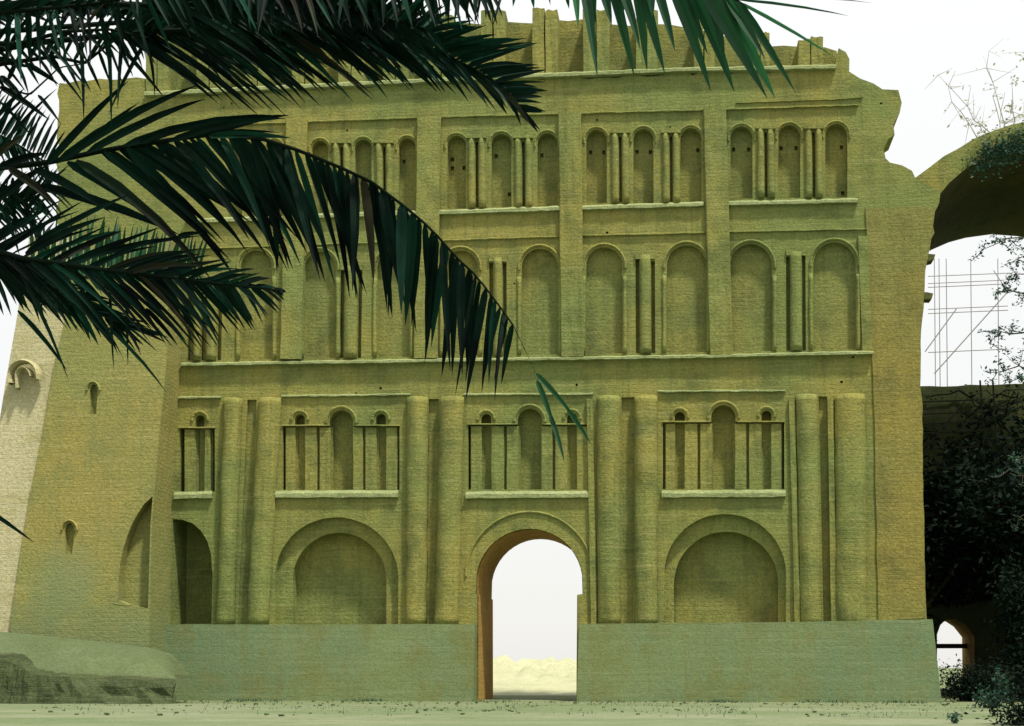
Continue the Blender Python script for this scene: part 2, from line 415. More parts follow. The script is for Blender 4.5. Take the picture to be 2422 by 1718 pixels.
# --- cornices and ledges
strip('cornice', [(345, 231), (808, 209), (1263, 188), (1616, 174), (1976, 167)], 12, .32, 'ledge_lime', wing)
strip('cornice', [(431, 868), (808, 862), (1214, 856), (1616, 850), (2064, 840)], 9, .34, 'ledge_lime', wing)
for a, b in (((440, 303), (676, 293)), ((731, 291), (986, 282)), ((1046, 280), (1320, 273)), ((1377, 271), (1663, 264)), ((1716, 262), (2030, 252))):
    strip('string_course', [a, b], 5, .16, 'brick', wing)
strip('string_course', [(1740, 246), (2000, 236), (2040, 232)], 3, .10, 'brick', wing)
for a, b in (((440, 530), (676, 523)), ((731, 519), (986, 511)), ((1037, 510), (1327, 500)), ((1373, 499), (1664, 490)), ((1717, 489), (2028, 482))):
    strip('sill', [a, b], 12, .24, 'ledge_lime', wing)
for a, b in (((440, 592), (680, 584)), ((734, 582), (984, 573)), ((1050, 571), (1330, 562)), ((1373, 560), (1668, 553)), ((1722, 551), (2050, 545))):
    strip('string_course', [a, b], 4, .14, 'brick', wing)
for a, b in (((424, 944), (524, 942)), ((667, 940), (972, 936)), ((1097, 936), (1403, 935)), ((1556, 929), (1858, 927))):
    strip('string_course', [a, b], 5, .16, 'ledge_lime', wing)
for a, b in (((413, 1181), (503, 1179)), ((653, 1178), (943, 1177)), ((1102, 1180), (1402, 1178)), ((1565, 1178), (1858, 1176))):
    strip('sill', [a, b], 17, .20, 'ledge_lime', wing)
# --- giant pilasters through third and fourth storeys
for xt, xb, hw, yt, yb in ((704, 690, 25, 286, 852), (1016, 1008, 28, 279, 850), (1348, 1355, 27, 270, 846), (1690, 1706, 27, 262, 842)):
    halfcol('pilaster', xt, xb, hw, yt, yb, .3, 'brick', wing, flat=True, jit=.03)
halfcol('pilaster', 2040, 2051, 12, 560, 838, .16, 'brick', wing, flat=True)
# --- columns
for ns, yb, grooves in st4:
    for g in (grooves or []):
        t = min(n[1] for n in ns) + 14
        for s in (-1, 1):
            halfcol('colonnette', g + s * 12, g + s * 12 + 1, 8.5, t, yb - 4, .24, 'brick', wing, hwb=9)
        X0, Z0 = W(g - 23, t + 4)
        bm = bmesh.new(); plate_bm(bm, [W(g - 23, t + 1), W(g - 23, t - 8), W(g + 23, t - 8), W(g + 23, t + 1)], [], -.25, .05); obj('capital', bm, 'brick', wing)
for xl, xr, yt in ((459, 478, 690), (489, 515, 695), (815, 848, 632), (1166, 1189, 612), (1512, 1540, 606), (1868, 1897, 598)):
    yb = 851 - (xl - 600) * .0165; c = (xl + xr) / 2
    halfcol('colonnette', c, c + (1 if c > 1000 else -3), (xr - xl) / 2 - .5, yt, yb, .3, 'brick', wing)
    bm = bmesh.new(); plate_bm(bm, [W(xl - 9, yt + 8), W(xl - 9, yt - 8), W(xr + 9, yt - 8), W(xr + 9, yt + 8)], [], -.13, .05); obj('capital', bm, 'brick', wing)
for cx, yt, hw in st3:
    if hw: arcband('arch_moulding', cx, hw + 4, yt - 4, 6, .13, 'brick', wing, rise=hw * 1.05 + 4, foot=6)
    if hw:
        yb = 850 - (cx - 600) * .0165
        for s in (-1, 1): halfcol('colonnette', cx + s * (hw + 6), cx + s * (hw + 6), 5, yt + hw + 26, yb, .14, 'brick', wing)
for ns, yb, grooves in st4:
    for cx, yt, hw in ns: arcband('arch_moulding', cx, hw + 3, yt - 3, 5, .10, 'brick', wing, foot=8)
for d in st2:
    for cx, yt, hw in d['small'] + ([d['big']] if d['big'] else []):
        arcband('arch_moulding', cx, hw + 4, yt - 4, 7, .10, 'brick', wing, foot=3)
    l, r, sm, bg = d['l'], d['r'], d['small'], d['big']
    blocks = []
    if bg:
        s1, s2 = sm
        g1 = (s1[0] + 12 + bg[0] - 29) / 2 + 2; g2 = (bg[0] + 29 + s2[0] - 12) / 2 - 2
        blocks = [(l + 6, s1[0] - 11), (s1[0] + 11, g1 - 3), (g1 + 3, bg[0] - 27), (bg[0] + 27, g2 - 3), (g2 + 3, s2[0] - 11), (s2[0] + 11, r - 6)]
    else: blocks = [(l + 11, sm[0][0] - 12), (sm[0][0] + 10, r - 12)]
    for a, b in blocks:
        halfcol('colonnette', (a + b) / 2, (a + b) / 2, (b - a) / 2, d['lint'] + 4, d['sill'] + 1, .3, 'brick', wing, y0=.38, flat=True)
        bm = bmesh.new(); plate_bm(bm, [W(a - 3, d['sill']), W(a - 3, d['lint'] + 1), W(b + 3, d['lint'] + 1), W(b + 3, d['sill'])], [], .36, .74); obj('jamb', bm, 'niche_brick', wing)
    for q in sm:
        bm = bmesh.new(); plate_bm(bm, [W(q[0] - 8, d['sill']), W(q[0] - 8, d['lint'] + 3), W(q[0] + 8, d['lint'] + 3), W(q[0] + 8, d['sill'])], [], .48, .73); obj('jamb', bm, 'niche_brick', wing)
    for a, b in [(l - 2, bg[0] - 33), (bg[0] + 33, r + 2)] if bg else [(l - 2, r + 2)]:
        strip('lintel', [(a, d['lint'] + 1), (b, d['lint'] + 1)], 3, .07, 'brick', wing, jit=.008)
# giant paired half columns
for xt, xb, hw in ((552, 534, 22), (640, 610, 27), (989, 984, 25), (1070, 1056, 29), (1440, 1441, 28), (1528, 1527, 28), (1907, 1918, 26), (2010, 2012, 38)):
    yt = 944 - (xt - 552) * .006
    halfcol('giant_column', xt, xb, hw, yt, 1477, .56, 'brick', wing, jit=.04, seg=14 - 4)
# darker narrow fillets flanking the pairs
for x, xb in ((1395, 1405), (1872, 1886), (1963, 1972)):
    halfcol('fillet', x, xb, 7, 945, 1477, .2, 'brick', wing, flat=True)
# --- recessed end pier, next to the great arch
pier = [(2062, 842), (2052, 600), (2047, 494), (2212, 490), (2200, 580), (2188, 640), (2183, 720), (2175, 800), (2174, 915), (2179, 943), (2181, 1145), (2187, 1462), (2077, 1470), (2070, 1150), (2066, 940)]
plate('end_pier', jag([W(*p) for p in pier], .03, 1.0), [], -.10, .2, 'pier_brick', wing)
for x, y in ((2187, 612), (2181, 704)):  # bricks left sticking out
    X, Z = W(x, y); bm = bmesh.new(); plate_bm(bm, jag([(X - .5, Z - .2), (X - .5, Z + .25), (X + .55, Z + .2), (X + .45, Z - .1)], .05, .3), [], -.05, .8); obj('loose_brick', bm, 'vault_brick', wing)
# --- plinth of greenish plaster, two runs either side of the doorway
def plinth(pts):
    L = [W(*p) for p in pts]; L = [(x, z if z > .6 else -.5) for x, z in L]
    bm = bmesh.new(); n = len(L)
    vf = [bm.verts.new((x, -.74 - .25 * (1 - min(1, max(0, z) / 4)), z)) for x, z in L]; vb = [bm.verts.new((x, .1, z)) for x, z in L]
    bm.faces.new(vf); bm.faces.new(list(reversed(vb)))
    for i in range(n): bm.faces.new((vf[i], vf[(i + 1) % n], vb[(i + 1) % n], vb[i]))
    obj('plinth', bm, 'plinth_plaster', wing)
plinth([(370, 1660), (370, 1479), (560, 1478), (800, 1479), (1000, 1477), (1128, 1478), (1126, 1660)])
plinth([(1366, 1660), (1372, 1477), (1600, 1475), (1850, 1473), (2100, 1468), (2200, 1466), (2221, 1664)])

# ================================================================== BUTTRESS at the left end
def stain(src, name, p, rad, col):
    m = MATS[src].copy(); m.name = name; nt = m.node_tree; b = nt.nodes['Principled BSDF']; old = b.inputs['Base Color'].links[0].from_socket
    co = nt.nodes.new('ShaderNodeTexCoord').outputs['Object']
    mp = nt.nodes.new('ShaderNodeMapping'); mp.inputs['Scale'].default_value = (1 / rad[0], .02, 1 / rad[1])
    mp.inputs['Location'].default_value = (-p.x / rad[0], 0, -p.z / rad[1]); lk(nt, co, mp.inputs[0])
    ln = nd(nt, 'ShaderNodeVectorMath', operation='LENGTH'); lk(nt, mp.outputs[0], ln.inputs[0])
    ad = nd(nt, 'ShaderNodeMath', operation='MULTIPLY_ADD'); lk(nt, noise_n(nt, co, .45, 6, .75), ad.inputs[0]); ad.inputs[1].default_value = 1.9; lk(nt, ln.outputs['Value'], ad.inputs[2])
    lk(nt, mixc(nt, ramp(nt, ad.outputs[0], 2.1, 1.3, 0, .6), old, col), b.inputs['Base Color']); MATS[name] = m
stain('buttress_plaster', 'buttress_stained', onY(150, 1375, -3), (2.0, 2.2), (.15, .20, .10))
stain('buttress_stained', 'buttress_stained', onY(230, 1545, -3), (9, 2.6), (.13, .175, .085))
but = empty('buttress', (-31, -2, 0), 'huge leaning plastered buttress with small niches against the left end of the facade', 'buttress')
def BP(x, y, off=0):
    """point on the battered face: 4 m proud at the foot, meeting the wall about 23 m up"""
    lo, hi = -3.3, -1.7
    Y = lo
    for _ in range(12):
        p = onY(x, y, Y + off); Y = lo + (hi - lo) * min(1, max(0, p.z) / 25)
    return onY(x, y, Y + off)
def bsheet(name, pts, mat, parent, depth, holes=(), off=0):
    loops = [[BP(x, y, off) for x, y in pts]] + [[BP(x, y, off) for x, y in h] for h in holes]
    tri = tessellate_polygon([[Vector((p.x, p.z, 0)) for p in l] for l in loops])
    flat = [p for l in loops for p in l]; bm = bmesh.new()
    vf = [bm.verts.new(p) for p in flat]; vb = [bm.verts.new((p.x, p.y + depth, p.z)) for p in flat]
    for t in tri:
        bm.faces.new([vf[i] for i in t]); bm.faces.new([vb[i] for i in reversed(t)])
    k = 0
    for l in loops:
        for i in range(len(l)):
            a, b = k + i, k + (i + 1) % len(l); bm.faces.new((vf[a], vf[b], vb[b], vb[a]))
        k += len(l)
    return obj(name, bm, mat, parent)
recess = [(350, 1440), (300, 1430), (280, 1420), (280, 1380), (284, 1335), (291, 1300), (301, 1268), (312, 1240), (325, 1216), (341, 1192), (361, 1174), (356, 1235), (353, 1330)]
n1 = [(213, 980), (212, 925), (216, 912), (222, 908), (228, 913), (231, 925), (227, 980)]
n2 = [(154, 1310), (153, 1255), (158, 1240), (166, 1236), (174, 1244), (177, 1260), (170, 1310)]
face = [(28, 1672), (25, 1465), (50, 1300), (75, 1146), (105, 1000), (130, 850), (152, 763), (166, 690), (178, 560), (402, 560), (394, 850), (386, 940), (378, 1010), (366, 1166), (361, 1226), (357, 1330), (354, 1475), (352, 1568), (360, 1672)]
bsheet('wall', face, 'buttress_stained', but, 3.38, [recess, n1, n2])
bsheet('niche', [(x, y) for x, y in recess], 'buttress_plaster', but, .1, off=.8)
bsheet('niche', n1, 'niche_brick', but, .1, off=.3); bsheet('niche', n2, 'niche_brick', but, .1, off=.3)
def barc(cx, cy, rx, ry, a0, a1, w, off, name='arch_moulding', mat='buttress_plaster', n=12, tail=0):
    bm = bmesh.new(); rows = []
    pts = [(cx + rx * math.cos(a0 + (a1 - a0) * k / n), cy - ry * math.sin(a0 + (a1 - a0) * k / n)) for k in range(n + 1)]
    if tail: pts = [(pts[0][0], pts[0][1] + tail)] + pts
    for x, y in pts:
        dx, dy = x - cx, y - cy; L = math.hypot(dx, dy) or 1
        a = BP(x, y); b = BP(x + dx / L * w, y + dy / L * w)
        rows.append([bm.verts.new(v) for v in (a + Vector((0, .05, 0)), a - Vector((0, off * .5, 0)), (a + b) / 2 - Vector((0, off, 0)), b - Vector((0, off * .5, 0)), b + Vector((0, .05, 0)))])
    for r, s in zip(rows, rows[1:]):
        for i in range(5): bm.faces.new((r[i], s[i], s[(i + 1) % 5], r[(i + 1) % 5]))
    return obj(name, bm, mat, but)
barc(221, 924, 13, 18, math.pi, 0, 5, .14); barc(165, 1255, 16, 21, math.pi, 0, 5, .14)
barc(300, 1425, 30, 6, math.pi, math.pi * 1.6, 3, .02, 'crack_lip')
# pale left return of the buttress
side = [(-90, 1672), (-60, 1400), (-10, 1050), (14, 900), (42, 740), (52, 660), (70, 560), (181, 560), (168, 690), (154, 763), (132, 850), (107, 1000), (77, 1146), (52, 1300), (27, 1465), (30, 1672)]
sd = bsheet('side_face', side, 'lit_side_plaster', but, 4.0, off=.25); sd['label'] = 'side face of the buttress, grazing light put into its pale colour'
MATS_side = 'lit_side_plaster'
barc(62, 893, 30, 32, math.pi * 1.15, -.2, 9, .55, 'relief_band', 'lit_side_plaster'); barc(62, 893, 14, 17, math.pi, 0, 6, .5, 'relief_band', 'lit_side_plaster', tail=26)

# low broken wall and earth bank at the left foot
rub = empty('rubble_wall', (-29, -9, 0), 'low broken rubble wall with dark face at the foot of the buttress', 'rubble wall')
top = [(-120, 1560), (0, 1556), (22, 1560), (45, 1570), (72, 1588), (120, 1595), (180, 1598), (300, 1602), (416, 1608)]
bm = bmesh.new(); rows = []
for i, (x, y) in enumerate(top):
    for s in range(4 if i < len(top) - 1 else 1):
        if i < len(top) - 1:
            t = s / 4; xx = x + (top[i + 1][0] - x) * t; yy = y + (top[i + 1][1] - y) * t
        else: xx, yy = x, y
        p = onY(xx, yy, -8); q = Vector((p.x, -8.6, 0)); j = lambda: RND.uniform(-.07, .07)
        fr = (xx + 120) / 540
        rows.append([bm.verts.new(v) for v in ((p.x + j(), -5.0, p.z + .1 + .45 * (1 - fr)), (p.x + j(), -7.7, p.z + .02 + j() * .5), (p.x + j(), -8.05 + j(), p.z - .08 + j() * .4), (p.x + j(), -8.25 + j() * 2, p.z * .66 + j()), (p.x + j(), -8.4 + j() * 2, p.z * .33 + j()), (p.x + j(), -8.7 + j() * 2, -.1))])
for r, s in zip(rows, rows[1:]):
    for i in range(5): bm.faces.new((r[i], s[i], s[i + 1], r[i + 1]))
obj('rubble_face', bm, 'rubble', rub)
bm = bmesh.new(); rows = []
prof = [(-120, 1500), (0, 1508), (120, 1520), (250, 1534), (330, 1545), (378, 1560), (398, 1580), (418, 1607)]
for x, y in prof:
    a = onY(x, y, -5.2); b = onY(x, min(1609, y + 90), -7.9); 
    j = lambda: RND.uniform(-.06, .06)
    rows.append([bm.verts.new(v) for v in ((a.x, -3.5, a.z + .25), (a.x, -5.2, a.z + j()), ((a.x + b.x) / 2, -6.4, a.z * .6 + b.z * .4 + j()), (b.x, -7.75, min(b.z + .02, onY(x, 1600, -8).z + .12)), (b.x, -7.8, -.1))])
for r, s in zip(rows, rows[1:]):
    for i in range(4): bm.faces.new((r[i], s[i], s[i + 1], r[i + 1]))
ob = obj('earth_bank', bm, 'bank_earth', rub, smooth=True)

# ================================================================== GREAT VAULT behind and to the right
vault = empty('vault', (22.6, 10, 0), 'great brick barrel vault spanning the open hall to the right of the facade', 'vault')
inn = [(11.9, -.3), (12.0, 10), (12.3, 18), (12.9, 22.5), (13.7, 25.6), (14.5, 27.4), (15.3, 28.5), (16.05, 29.35), (17.1, 30.25), (18.4, 31.0), (19.6, 31.5), (20.8, 31.8), (22.6, 32.0)]
out = [(8.0, -.3), (8.0, 20), (9.5, 25), (11.2, 27.4), (12.8, 28.9), (14.3, 29.85), (15.85, 31.0), (17.6, 32.0), (18.9, 32.5), (19.9, 32.8), (20.9, 32.98), (22.6, 33.1)]
mir = lambda L: [(45.2 - x, z) for x, z in reversed(L[:-1])]
inn_f = inn + mir(inn); out_f = out + mir(out)
sec = jag(inn_f, .05, .7)[:-1] + [inn_f[-1]] + list(reversed(out_f))
sec = inn_f + list(reversed(out_f))
vm = plate('barrel', sec, [], 10.15, 30, 'vault_brick', vault)  # soffit in the brick darkened for shade; front ring keeps plain brick
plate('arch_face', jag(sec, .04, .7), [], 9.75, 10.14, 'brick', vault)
# rear wall of the hall with its small doorway
rear = empty('rear_wall', (22, 34, 0), 'dark straight-topped brick wall closing the hall under the vault', 'wall')
rdoor_px = [(2216, 1640), (2216, 1500), (2224, 1478), (2240, 1463), (2262, 1464), (2284, 1478), (2305, 1504), (2307, 1640)]
rd = [(onY(x, y, 34).x, max(.05, onY(x, y, 34).z)) for x, y in rdoor_px]
ztop = onY(2300, 913, 34).z
rw = jag([(11, -.3), (11, ztop), (36, ztop + .1), (36, -.3)], .06, .9)
plate('wall', rw, [rd], 34, 38.7, 'rear_shaded_brick', rear)
bm = bmesh.new()
for a, b in zip(rd, rd[1:]):
    k = .015; cxr = 19.2
    v = [bm.verts.new(q) for q in ((a[0] + (cxr - a[0]) * k, 34.05, a[1] - .02), (b[0] + (cxr - b[0]) * k, 34.05, b[1] - .02), (b[0] + (cxr - b[0]) * k, 38.72, b[1] - .02), (a[0] + (cxr - a[0]) * k, 38.72, a[1] - .02))]
    bm.faces.new(v)
obj('doorway', bm, 'bounce_lit_brick', rear, recalc=False)  # jambs carry the warm bounced light in their colour
p0 = onY(2210, 1534, 37); p1 = onY(2310, 1523, 37)
bm = bmesh.new(); plate_bm(bm, [(p0.x, p0.z), (p0.x, p1.z), (p1.x, p1.z), (p1.x, p0.z)], [], 36.8, 37.2); obj('beam', bm, 'bark', rear)

# ================================================================== tubes
def tube(bm, pts, r0, r1=None, seg=6):
    r1 = r0 if r1 is None else r1; rows = []; n = len(pts)
    for i, p in enumerate(pts):
        d = (pts[min(i + 1, n - 1)] - pts[max(i - 1, 0)]).normalized()
        a = d.cross(Vector((0, 0, 1)));
        if a.length < .05: a = d.cross(Vector((1, 0, 0)))
        a.normalize(); b = d.cross(a); r = r0 + (r1 - r0) * i / max(1, n - 1)
        rows.append([bm.verts.new(p + a * r * math.cos(2 * math.pi * k / seg) + b * r * math.sin(2 * math.pi * k / seg)) for k in range(seg)])
    for r, s in zip(rows, rows[1:]):
        for k in range(seg): bm.faces.new((r[k], r[(k + 1) % seg], s[(k + 1) % seg], s[k]))
    bm.faces.new(rows[0]); bm.faces.new(list(reversed(rows[-1])))

# scaffolding seen thin against the sky behind the rear wall
scf = empty('scaffolding', (onY(2215, 900, 36.5).x, 36.5, ztop), 'thin metal pole scaffolding rising against the sky over the dark rear wall', 'scaffolding')
def pole(name, a, b, Y=36.5, r=.035):
    A, B = onY(*a, Y), onY(*b, Y)
    if name == 'upright': B = Vector((B.x, Y, ztop))
    bm = bmesh.new(); tube(bm, [A, B], r); obj(name, bm, 'steel', scf)
for x in (2210, 2221, 2238, 2296, 2360): pole('upright', (x, 612), (x + 2, 915))
for y, x1 in ((650, 2390), (667, 2375), (676, 2375), (728, 2384), (738, 2384), (830, 2384)): pole('ledger', (2195, y + 4), (x1, y - 4))
pole('brace', (2262, 731), (2188, 832), r=.05); pole('brace', (2384, 690), (2210, 884), r=.05); pole('brace', (2384, 690), (2350, 640))

for x in (2318, 2348):
    A, B = onY(x, 900, 32.6), onY(x, 1300, 32.6); bm = bmesh.new(); tube(bm, [A, Vector((A.x, 32.6, 0))], .07); obj('upright', bm, 'bark', scf)
for y in (948, 977, 1000, 1022, 1060): 
    bm = bmesh.new(); tube(bm, [onY(2180, y + 3, 32.5), onY(2330, y - 3, 32.5)], .06); obj('ledger', bm, 'bark', scf)
bm = bmesh.new(); tube(bm, [onY(2190, 1060, 32.4), onY(2290, 940, 32.4)], .06); obj('brace', bm, 'bark', scf)
# ================================================================== vegetation
def leafquad(bm, p, size, rng, droop=0):
    d = Vector((rng.gauss(0, 1), rng.gauss(0, 1), rng.gauss(0, .7) - droop)).normalized()
    s = d.cross(Vector((rng.gauss(0, 1), rng.gauss(0, 1), rng.gauss(0, 1)))).normalized()
    L = size * rng.uniform(.7, 1.4); w = L * rng.uniform(.3, .5)
    v = [bm.verts.new(q) for q in (p, p + d * L * .5 + s * w * .5, p + d * L, p + d * L * .5 - s * w * .5)]
    bm.faces.new(v)
def grow(bm, a, d, length, r, depth, rng, ends, spread=.55, lift=.1):
    pts = [a.copy()]; p = a.copy(); n = 4
    for k in range(n):
        d = (d + Vector((rng.gauss(0, .13), rng.gauss(0, .13), rng.gauss(0, .1) + lift * .3))).normalized()
        p = p + d * length / n; pts.append(p.copy())
    tube(bm, pts, r, r * .55, 5)
    ends.append((pts[2], r)); ends.append((p, r))
    if depth:
        for k in range(rng.choice((2, 3, 3))):
            nd_ = (d + Vector((rng.gauss(0, spread), rng.gauss(0, spread), rng.gauss(0, spread) + lift))).normalized()
            grow(bm, pts[rng.choice((2, 3, 4))], nd_, length * rng.uniform(.6, .85), r * .55, depth - 1, rng, ends, spread, lift)
def leafy_tree(name, loc, h, seed, label, group, leaf, nleaf, size, r=.25, crownR=None, spread=.55, low=.2, bark='bark', scatter=.7, zmin=0, keep=None):
    rng = random.Random(seed); e = empty(name, loc, label, 'tree', group); base = Vector(loc)
    bm = bmesh.new(); ends = []
    trunk = [base + Vector((rng.gauss(0, .08) * k, rng.gauss(0, .08) * k, h * low * k / 2)) for k in range(3)]
    tube(bm, trunk, r, r * .8, 8)
    for k in range(5):
        a = rng.uniform(0, 6.28); st = trunk[1].lerp(trunk[2], rng.uniform(0, 1))
        grow(bm, st, Vector((math.cos(a) * .6, math.sin(a) * .6, 1)).normalized(), h * .36, r * .55, 3, rng, ends, spread)
    obj('trunk', bm, bark, e)
    bm = bmesh.new()
    small = [q for q in ends if q[1] < r * .35] or ends
    for k in range(nleaf):
        p, _ = rng.choice(small)
        p = p + Vector((rng.gauss(0, scatter), rng.gauss(0, scatter), rng.gauss(0, scatter)))
        if p.z < zmin: continue
        leafquad(bm, p, size, rng)
    obj('crown', bm, leaf, e, recalc=False)
    return e
def shrub(name, loc, rx, ry, h, n, size, seed, label, leaf, group=None, clumps=9):
    rng = random.Random(seed); e = empty(name, loc, label, 'shrub', group); base = Vector(loc)
    cl = [base + Vector((rng.uniform(-rx, rx), rng.uniform(-ry, ry), rng.uniform(.15, 1) * h)) for _ in range(clumps)]
    bm = bmesh.new()
    for c in cl: tube(bm, [Vector((base.x + (c.x - base.x) * .3, base.y + (c.y - base.y) * .3, base.z)), c.lerp(base, .4) + Vector((0, 0, .1 * h)), c], .03, .01, 5)
    obj('stem', bm, 'pale_bark' if leaf == 'pale_leaf' else 'bark', e)
    bm = bmesh.new()
    for k in range(n):
        c = rng.choice(cl); f = rng.uniform(.15, 1)
        p = Vector((base.x + (c.x - base.x) * f, base.y + (c.y - base.y) * f, base.z + (c.z - base.z) * f)); s = .22 * min(rx, h)
        leafquad(bm, p + Vector((rng.gauss(0, s), rng.gauss(0, s * .7), rng.gauss(0, s))), size, rng)
    obj('foliage', bm, leaf, e, recalc=False)
    return e
def creeper(loc, pts, n, size, seed, label, spread):
    rng = random.Random(seed); e = empty('creeper', loc, label, 'creeper')
    bm = bmesh.new(); tube(bm, [Vector(loc)] + pts, .05, .02, 5); obj('stem', bm, 'bark', e)
    bm = bmesh.new()
    for k in range(n):
        p = rng.choice(pts); leafquad(bm, p + Vector((rng.gauss(0, spread), rng.gauss(0, spread * .4), rng.gauss(0, spread))), size, rng)
    obj('foliage', bm, 'mid_leaf', e, recalc=False)
cp = [onY(x, y, 9.5) for x, y in ((2318, 385), (2335, 352), (2345, 378), (2362, 350), (2378, 362), (2392, 335), (2410, 345), (2425, 325))]
creeper(cp[0], cp, 1500, .2, 71, 'dark creeper growing over the front rim of the vault', .42)
rngv = random.Random(77); vp = []
ve = empty('creeper', onY(2300, 1560, 33.8), 'bare dark creeper stems crossing the top of the dark rear wall', 'creeper')
bm = bmesh.new()
for k in range(26):
    x, y = rngv.uniform(2185, 2440), rngv.uniform(930, 1230); pts = []
    dx, dy = rngv.choice((-1, 1)) * rngv.uniform(8, 26), rngv.uniform(-26, 12)
    for i in range(7):
        pts.append(onY(x, min(1350, max(922, y)), 33.75 - .05 * rngv.random())); vp.append(pts[-1]); x += dx + rngv.gauss(0, 8); y += dy + rngv.gauss(0, 9)
    tube(bm, pts, .075, .025, 5)
obj('stem', bm, 'dark_leaf', ve)
bm = bmesh.new()
for k in range(420):
    p = rngv.choice(vp); leafquad(bm, p + Vector((rngv.gauss(0, .3), rngv.gauss(0, .1) - .1, rngv.gauss(0, .3))), .22, rngv)
obj('foliage', bm, 'dark_leaf', ve, recalc=False)
# dense dark trees filling the hall's mouth; added crowns stand in for its shade
TG = 'dark trees inside the mouth of the hall'
leafy_tree('broadleaf_tree', (14.6, 20, 0), 11, 3, 'dense dark tree added to darken the hall, closest to the right edge of the facade', TG, 'dark_leaf', 17000, .42, .35, low=.45, scatter=1.1, zmin=5.6)
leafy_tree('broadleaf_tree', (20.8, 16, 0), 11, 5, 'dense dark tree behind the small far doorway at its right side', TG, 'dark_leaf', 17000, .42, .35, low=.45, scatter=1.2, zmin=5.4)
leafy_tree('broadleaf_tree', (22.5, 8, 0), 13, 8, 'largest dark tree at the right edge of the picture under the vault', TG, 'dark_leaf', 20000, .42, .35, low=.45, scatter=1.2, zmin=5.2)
leafy_tree('broadleaf_tree', (13.4, 27, 0), 10.5, 13, 'dark tree added close before the rear wall to darken the hall', TG, 'dark_leaf', 15000, .5, .35, low=.45, scatter=1.5, zmin=5.8)
leafy_tree('broadleaf_tree', (23.5, 26, 0), 12, 14, 'dark tree added before the rear wall to darken the hall, beside the right edge', TG, 'dark_leaf', 15000, .5, .35, low=.45, scatter=1.5, zmin=5.8)
shrub('shrub', (18.3, 4, 0), 2.1, 1.4, 7.5, 16000, .32, 21, 'tall dark shrub right of the small far doorway', 'dark_leaf', clumps=26)
shrub('shrub', (14.2, 1.2, 0), 1.7, .6, 1.75, 6500, .17, 23, 'low dark shrub below the small far doorway', 'dark_leaf', clumps=14)
p = onZ(2322, 1636, 0)
shrub('leafy_plant', (15.2, 0, 0), .35, .3, 1.6, 260, .2, 24, 'small bright green plant beside the low dark shrub', 'mid_leaf', clumps=6)
p = onZ(2352, 1676, 0)
shrub('leafy_plant', (p.x, p.y, 0), .8, .6, .8, 420, .16, 25, 'spreading green plant on the pale ground at the lower right', 'mid_leaf', clumps=9)
p = onZ(2425, 1716, 0)
shrub('shrub', (p.x + .3, p.y, 0), 1.5, 1.0, 1.9, 4200, .17, 26, 'dark shrub in the bottom right corner on the pale ground', 'dark_leaf', clumps=16)
p = onZ(2262, 1712, 0)
shrub('weed', (p.x, p.y, 0), .22, .2, .35, 90, .12, 27, 'little green weed on the pale ground near the right edge', 'mid_leaf', clumps=5)
# sprays of a tree that stands outside the frame at the right, nearer the camera
def spray_tree(name, loc, sprays, leaf, bark, label, size, seed, nper, group=None, r=.03):
    rng = random.Random(seed); e = empty(name, loc, label, 'tree', group); base = Vector(loc)
    tb = bmesh.new(); lb = bmesh.new(); topz = max(s[0].z for s in sprays) + .5
    tube(tb, [base, base + Vector((.1, .1, topz * .5)), base + Vector((0, 0, topz))], r * 7, r * 3, 8)
    for a, b, k in sprays:
        root = Vector((base.x, base.y, max(.8, a.z - .5)))
        n = 5; prev = a
        if (a - root).length > .2: tube(tb, [root, (root + a) / 2 + Vector((0, 0, .15)), a], r * 1.6, r, 5)
        pts = [a]
        for i in range(1, n + 1):
            pts.append(a.lerp(b, i / n) + Vector((rng.gauss(0, .05), rng.gauss(0, .05), rng.gauss(0, .05))) * (b - a).length)
        tube(tb, pts, r * .6, r * .15, 4)
        for i in range(1, n + 1):
            for _ in range(2):
                d = Vector((rng.gauss(0, 1), rng.gauss(0, 1), rng.gauss(0, .8))).normalized() * (b - a).length * rng.uniform(.15, .4)
                tw = [pts[i], pts[i] + d * .5 + Vector((0, 0, -.02)), pts[i] + d]; tube(tb, tw, r * .25, r * .1, 3)
                for _ in range(int(nper * k / (2 * n))):
                    leafquad(lb, pts[i] + d * rng.uniform(.1, 1.1) + Vector((rng.gauss(0, .3), rng.gauss(0, .3), rng.gauss(0, .3))) * size * 1.5, size, rng)
    obj('trunk', tb, bark, e); obj('crown', lb, leaf, e, recalc=False)
D = 22
sp = [((2470, 560), (2330, 572), 1.3), ((2480, 640), (2385, 650), 1.2), ((2480, 700), (2360, 690), 1.1), ((2470, 780), (2340, 800), 1.4), ((2480, 860), (2360, 880), 1.4), ((2470, 890), (2390, 905), 1.2),
      ((2490, 600), (2400, 610), 1), ((2470, 1080), (2395, 1085), .6), ((2470, 1110), (2370, 1120), .35), ((2480, 1180), (2400, 1240), .3)]
ppx = at(2560, 1500, D)
spray_tree('acacia_tree', (ppx.x, ppx.y, 0), [(at(*a, D), at(*b, D), k) for a, b, k in sp], 'mid_leaf', 'bark', 'feathery green tree whose sprays reach in from the right edge', .055, 31, 210)
D = 160
sp = [((2360, 330), (2230, 190), .5), ((2390, 340), (2320, 130), .35), ((2400, 330), (2390, 200), 2.2), ((2350, 330), (2290, 280), 1.2), ((2440, 320), (2415, 110), 1.4), ((2380, 340), (2350, 200), .6), ((2330, 340), (2240, 215), .3)]
ppx = at(2620, 1400, D)
spray_tree('thin_tree', (ppx.x, ppx.y, 0), [(at(*a, D), at(*b, D), k) for a, b, k in sp], 'pale_leaf', 'pale_bark', 'pale thin bare tree rising faintly behind the crown of the vault', .42, 33, 45, r=.15)

